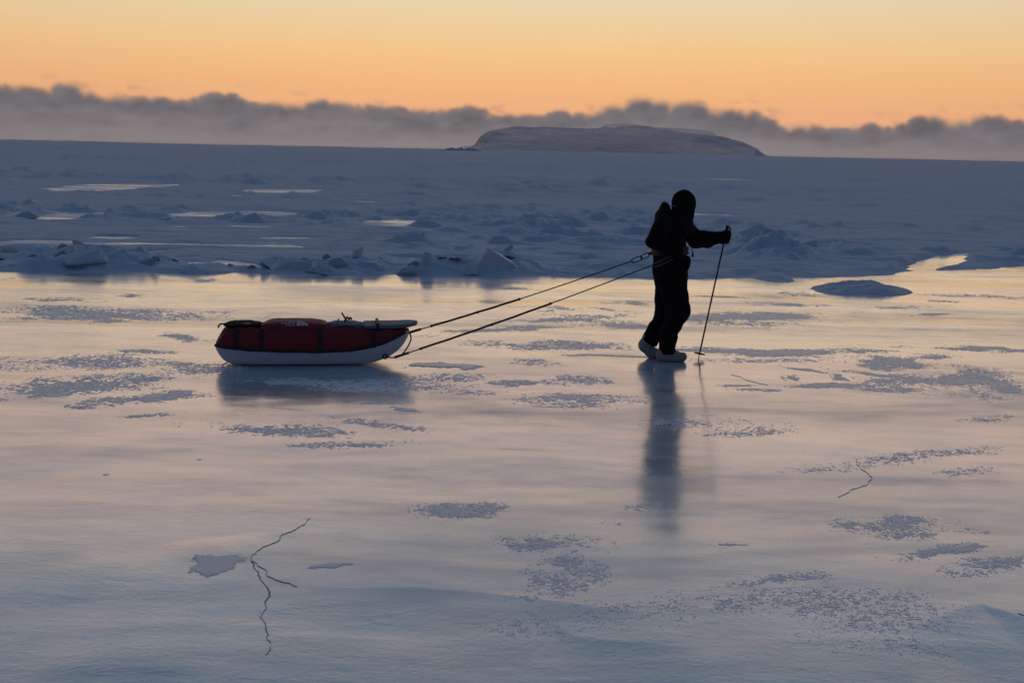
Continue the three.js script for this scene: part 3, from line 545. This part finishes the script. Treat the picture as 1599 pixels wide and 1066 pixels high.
const J = {
  head: V(1068, 316, 0), chin: V(1075, 336, -.02), neck: V(1059, 343, 0), chest: V(1046, 364, 0), waist: V(1047, 398, 0), pelvis: V(1047, 420, 0),
  shN: V(1034, 352, .17), elN: V(1021, 376, .24), wrN: V(1046, 391, .27), haN: V(1057, 394, .27),
  shF: V(1066, 352, -.14), elF: V(1087, 374, -.20), wrF: V(1121, 370, -.22), haF: V(1133, 370, -.22),
  hipN: V(1050, 432, .08), knN: V(1060, 488, .10), anN: V(1042, 548, .08), hipF: V(1042, 432, -.09), knF: V(1040, 490, -.09), anF: V(1013, 534, -.10),
};
const person = thing('person', 'person in black winter clothes and pale boots walking with a ski pole, towing the sled', 'person');
const toFace = new THREE.Vector3(0.86, -0.18, -0.48).normalize(); // where the face looks
{
  const h = J.head, e = (k, u, s) => h.clone().addScaledVector(toFace, k).add(new THREE.Vector3(0, u, 0)).add(new THREE.Vector3(-toFace.z, 0, toFace.x).multiplyScalar(s));
  const skull = join([ell(h, .082, .105, .078), cap(e(.03, -.03, 0), e(.045, -.09, 0), .06, .042)], .04);
  const face = (x, y, z) => { let d = join([skull, cap(e(.088, .0, 0), e(.104, -.035, 0), .010, .016), ell(e(0, -.01, .085), .018, .03, .018), ell(e(0, -.01, -.085), .018, .03, .018), cap(e(.083, -.066, -.018), e(.083, -.066, .018), .008, .008)], .018)(x, y, z); for (const s of [-1, 1]) d = Math.max(d, -ell(e(.094, .008, s * .032), .016, .010, .016)(x, y, z)); return d; };
  const limbs = [cap(J.neck, J.head, .055, .055), cap(J.neck, J.chest, .09, .13), cap(J.chest, J.waist, .13, .12), cap(J.waist, J.pelvis, .12, .13), cap(J.neck, J.shN, .06, .055), cap(J.neck, J.shF, .06, .055), cap(J.shN, J.elN, .05, .042), cap(J.elN, J.wrN, .04, .028), cap(J.shF, J.elF, .05, .042), cap(J.elF, J.wrF, .04, .028), cap(J.hipN, J.knN, .08, .055), cap(J.knN, J.anN, .05, .038), cap(J.hipF, J.knF, .08, .055), cap(J.knF, J.anF, .05, .038)];
  const g1 = boxed(join([...limbs, cap(J.wrN, J.haN, .028, .03), cap(J.wrF, J.haF, .028, .03)], .03), Object.values(J), .16, .014);
  const g2 = boxed(face, [h], .15, .004);
  mesh('body', mergeGeometries([g1, g2]), M.skin, person);

  // jacket with its hood lying bunched behind the neck
  const torso = [cap(V(1060, 347, .0), V(1046, 362, 0), .125, .175), cap(V(1071, 340, -.03), V(1068, 352, -.08), .07, .10), cap(V(1044, 362, 0), V(1046, 392, 0), .165, .158), cap(V(1046, 392, 0), V(1046, 424, 0), .152, .172)];
  const squash = (f, k) => (x, y, z) => f(x, y, -PD + (z + PD) * k);
  const sleeves = [cap(J.shN, J.elN, .085, .072), cap(J.elN, J.wrN, .070, .052), cap(J.shF, J.elF, .100, .080), cap(J.elF, V(1104, 373, -.21), .080, .076), cap(V(1104, 373, -.21), V(1124, 370, -.22), .076, .062)];
  const hood = [ell(V(1039, 327, .02), .052, .085, .11, .25), ell(V(1032, 338, .02), .05, .07, .13, .5), ell(V(1050, 340, .0), .10, .05, .12)];
  const hemY = V(1046, 434).y;
  const jk = above(folds(join([...torso.map((f) => squash(f, .98)), ...sleeves, ...hood], .045), .0065, 9, 15, 2), (x, y) => hemY - y + 0.006 * Math.sin(x * 40));
  const jacket = mesh('jacket', boxed(jk, [J.elN, J.wrN, J.wrF, J.pelvis, V(1036, 310), V(1010, 440, .3), V(1090, 440, -.3)], .12, .0105), M.black, person);
  mesh('cuff', boxed(folds(cap(V(1117, 371, -.22), V(1125, 370, -.22), .060, .057), .003, 20, 20, 3), [V(1117, 371, -.22), V(1125, 370, -.22)], .09, .007), M.black, jacket);
  mesh('drawcord', mergeGeometries([tube([V(1079, 382, .02), V(1081, 390, .02), V(1081, 396, .02)], .004), new THREE.CylinderGeometry(.006, .014, .045, 10).translate(...V(1082, 397.5, .02).toArray())]), M.strap, jacket);
  mesh('neck_lining', boxed(ell(V(1054, 322, .045), .045, .010, .05, -.1), [V(1054, 322, .045)], .09, .006), M.grey, jacket);

  // trousers, loose over the knees
  const tr = above(folds(join([cap(V(1046, 418), V(1047, 432), .165, .170), cap(J.hipN, J.knN, .142, .108), cap(J.knN, V(1044, 520, .09), .106, .090), cap(V(1044, 520, .09), V(1042, 549, .08), .086, .092), cap(J.hipF, J.knF, .132, .108), cap(J.knF, V(1026, 513, -.09), .102, .086), cap(V(1026, 513, -.09), V(1015, 531, -.10), .084, .088)], .04), .008, 8, 13, 7), (x, y, z) => {
    const a = V(1042, 552, .08).y - y, n = V(1026, 513, -.09).sub(V(1013, 534, -.10)).normalize(), p = V(1013, 535, -.10);
    return x < V(1026, 540).x && y < V(1030, 500).y ? -((x - p.x) * n.x + (y - p.y) * n.y + (z - p.z) * n.z) : a;
  });
  mesh('trousers', boxed(tr, [V(1046, 410), V(1015, 552, .1), V(1042, 556, .1), V(1075, 440, -.1)], .17, .0105), M.trouser, person);

  // big pale boots
  const boot = (heel, ball, toe, ankle) => join([cap(heel, ball, .062, .056), cap(ball, toe, .056, .046), cap(heel.clone().add(new THREE.Vector3(.015, .02, 0)), ankle, .068, .070)], .03);
  const g0 = (x, y) => PERSON.clone().add(new THREE.Vector3(x, 0, 0));
  const nb = [V(1034, 555, .08), V(1052, 557, .08), V(1066, 558, .07), V(1041, 545, .08)]; nb[0].y = .066; nb[1].y = .060; nb[2].y = .054;
  const flat = (f) => above(f, (x, y) => 0.006 - y);
  const b1 = mesh('boot', boxed(flat(folds(boot(...nb), .002, 20, 20, 1)), nb, .11, .007), M.boot, person);
  const fb = [V(1006.5, 540, -.10), V(1018, 557, -.10), V(1026, 561, -.10), V(1013, 529, -.10)]; fb[1].y = Math.max(fb[1].y, .062); fb[2].y = .052;
  const b2 = mesh('boot', boxed(flat(folds(boot(...fb), .002, 20, 20, 4)), fb, .11, .007), M.boot, person);
  mesh('sole', boxed((x, y, z) => Math.max(boot(...nb)(x, y, z) - .004, y - .016, .002 - y), nb, .12, .007), M.grey, b1);
  // hat pulled low over the head and neck
  const out = join([ell(V(1068, 317), .122, .134, .115, .1), cap(V(1068, 325), V(1074, 335, -.02), .095, .068), cap(V(1066, 325), V(1058, 346), .09, .095)], .04);
  const open = ell(h.clone().addScaledVector(toFace, .135), .07, .07, .07);
  mesh('hat', boxed((x, y, z) => Math.max(folds(out, .0025, 22, 22, 6)(x, y, z), -open(x, y, z)), [V(1050, 297), V(1086, 350)], .12, .007), M.knit, person);
  // mittens: four fingers closed round the grip and a thumb over it
  const mit = (c, ax, fw, k) => { // c palm centre, ax axis of what is held, fw from the wrist into the hand
    const sd = new THREE.Vector3().crossVectors(ax, fw).normalize(), o = (a, f, s) => c.clone().addScaledVector(ax, a).addScaledVector(fw, f).addScaledVector(sd, s);
    const f = [cap(o(0, -.055, .0), o(0, .0, .012), .044, .047), cap(o(.03, -.01, .02), o(-.03, -.01, .02), .042, .042)];
    [[.042, .026], [.014, .030], [-.016, .029], [-.044, .023]].forEach(([a, l]) => f.push(cap(o(a, .012, .03), o(a, .012 + l, .006), .021, .020), cap(o(a, .012 + l, .006), o(a, .020 + l * .5, -.028), .020, .018), cap(o(a, .02 + l * .5, -.028), o(a, -.008, -.032), .018, .016)));
    f.push(cap(o(.03, -.02, -.01), o(.055, .01, -.03), .022, .019), cap(o(.055, .01, -.03), o(.045, .034, -.032), .019, .015));
    return join(f, k);
  };
  const pole = V(1135, 358, -.22).sub(V(1091, 566, -.16)).normalize(), fwd = V(1140, 370, -.22).sub(V(1120, 370, -.22)).normalize();
  mesh('mitten', boxed(mit(V(1131.5, 370.5, -.22), pole, fwd, .02), [V(1131, 370, -.22)], .13, .006), M.mitten, person);
  mesh('mitten', boxed(mit(V(1056, 394, .27), new THREE.Vector3(0.2, .95, .2).normalize(), new THREE.Vector3(.97, -.2, -.1).normalize(), .02), [V(1056, 394, .27)], .13, .006), M.mitten, person);
  // hauling belt with its buckle, and the pouch at the front of the hip
  const ring = (y, rx, rz, dx) => Array.from({ length: 37 }, (_, i) => { const a = i / 36 * Math.PI * 2, p = V(1046, y); return new THREE.Vector3(p.x + dx + rx * Math.cos(a), p.y + 0.012 * Math.cos(a), -PD + rz * Math.sin(a)); });
  const band = [[386, .163], [387, .176], [397, .178], [398, .164]].map(([y, r]) => ring(y, r + .006, r + .008, 0.004));
  const belt = mesh('hauling_belt', loft(band), M.belt, person);
  mesh('belt_buckle', new RoundedBoxGeometry(.05, .028, .012, 2, .004).applyMatrix4(new THREE.Matrix4().makeRotationY(-.45).setPosition(...V(1027.5, 391.5, .172).toArray())), M.grey, belt);
  for (const y of [388, 396]) mesh('belt_edge', tube(ring(y, .186, .188, .004), .006, 6, 60), M.strap, belt);
  mesh('pouch', boxed(folds(join([ell(V(1072, 408, .03), .045, .062, .07, -.1), ell(V(1070, 416, .03), .04, .045, .065)], .03), .003, 14, 14, 9), [V(1072, 411, .03)], .13, .009), M.black, person);
}
// ---------------------------------------------------------------- ski pole
{
  const top = V(1135.5, 357, -.22), tip = V(1090.5, 567, -.12); tip.y = 0.002;
  const p = thing('ski_pole', 'thin dark ski pole planted on the ice ahead of the walker', 'ski pole');
  const on = (t) => top.clone().lerp(tip, t);
  mesh('shaft', tube([on(.02), on(.5), on(.96)], .0085, 10, 12), M.strap, p);
  mesh('grip', mergeGeometries([tube([on(-.012), on(.03), on(.11)], .016, 10, 10), new THREE.SphereGeometry(.019, 14, 10).translate(...on(-.015).toArray())]), M.strap, p);
  mesh('grip_hook', tube([on(-.01), on(-.005).add(new THREE.Vector3(.03, .0, 0)), on(.02).add(new THREE.Vector3(.038, 0, 0))], .008, 8, 8), M.strap, p);
  mesh('wrist_strap', tube([on(.0), on(.03).add(new THREE.Vector3(-.035, 0, .03)), on(.075).add(new THREE.Vector3(-.06, 0, .02)), on(.06).add(new THREE.Vector3(-.03, 0, -.02)), on(.02)], .005, 6, 24), M.strap, p);
  const bk = mesh('basket', mergeGeometries([new THREE.TorusGeometry(.052, .0065, 8, 28).rotateX(Math.PI / 2), new THREE.CylinderGeometry(.018, .022, .02, 12), ...[0, 1, 2].map((i) => new THREE.BoxGeometry(.10, .005, .012).rotateY(i * Math.PI / 3))].map((g) => g.index ? g.toNonIndexed() : g)), M.strap, p);
  bk.position.copy(on(.957)); bk.quaternion.setFromUnitVectors(new THREE.Vector3(0, 1, 0), top.clone().sub(tip).normalize());
  mesh('tip', tube([on(.95), on(.98), on(1)], .005, 8, 4), M.metal, p);
}
// ---------------------------------------------------------------- tow ropes from the sled bow to the hauling belt
function rope(label, start, pStart, pSleeve, pEnd, dzEnd, hooks) {
  const t = thing('tow_rope', label, 'rope', 'tow ropes between sled and walker');
  const end = V(pEnd[0], pEnd[1], dzEnd), on = (k, sag = 0) => start.clone().lerp(end, k).add(new THREE.Vector3(0, -0.02 * Math.sin(Math.PI * k), 0));
  const k = pSleeve, pts = (a, b, n) => range(a, b, n).map((q) => on(q));
  mesh('cord', tube(pts(0, 1, 16), .0058, 8, 60), M.rope, t);
  mesh('shock_cord', tube(pts(0.10, k, 10).map((p, i) => p.add(new THREE.Vector3(0, 0.004 * (hash(i, 2, 3) - .5), 0))), .0105, 8, 60), M.sleeve, t);
  mesh('bow_splice', tube(pts(0, 0.055, 3), .013, 8, 8), M.grey, t);
  for (const q of [0.10, k, k * 0.62]) mesh('knot', new THREE.SphereGeometry(.0145, 10, 8).translate(...on(q).toArray()), M.sleeve, t);
  return { t, end };
}
function link(a, b, w, parent, mat, name = 'link') { // an oval ring from a to b
  const m = a.clone().lerp(b, .5), d = b.clone().sub(a), L = d.length() / 2, x = d.normalize(), y = new THREE.Vector3(0, 0, 1).cross(x).normalize();
  const pts = Array.from({ length: 20 }, (_, i) => { const q = i / 20 * Math.PI * 2; return m.clone().addScaledVector(x, L * Math.sign(Math.cos(q)) * Math.pow(Math.abs(Math.cos(q)), .6)).addScaledVector(y, w * Math.sign(Math.sin(q)) * Math.pow(Math.abs(Math.sin(q)), .6)); });
  mesh(name, new THREE.TubeGeometry(new THREE.CatmullRomCurve3(pts, true), 60, .0062, 8, true), mat, parent);
}
{
  const a = rope('far tow rope with two oval links at the walker\'s back', toWorld(.93, .275, -.06), 0, .49, [988, 407], -.06);
  link(V(987, 407.5, -.06), V(1003, 402, -.06), .022, a.t, M.metal); link(V(1001, 402.5, -.06), V(1014, 396.5, -.05), .022, a.t, M.metal);
  mesh('belt_tab', tube([V(1013, 397, -.05), V(1018, 394, -.03), V(1024, 392, 0)], .013, 8, 8), M.strap, a.t);
  const b = rope('near tow rope clipped to the walker\'s hip', toWorld(.78, .075, .215), 0, .60, [1019, 414, .18], .19);
  mesh('hip_strap', mergeGeometries([[0, 0], [6, 4]].map(([dx, dy]) => tube([V(1019 + dx * .4, 413 + dy, .19), V(1032 + dx, 407 + dy, .20), V(1048 + dx * .6, 399.5 + dy, .19)], .008, 8, 12))), M.grey, b.t);
}
renderer.render(scene, camera);
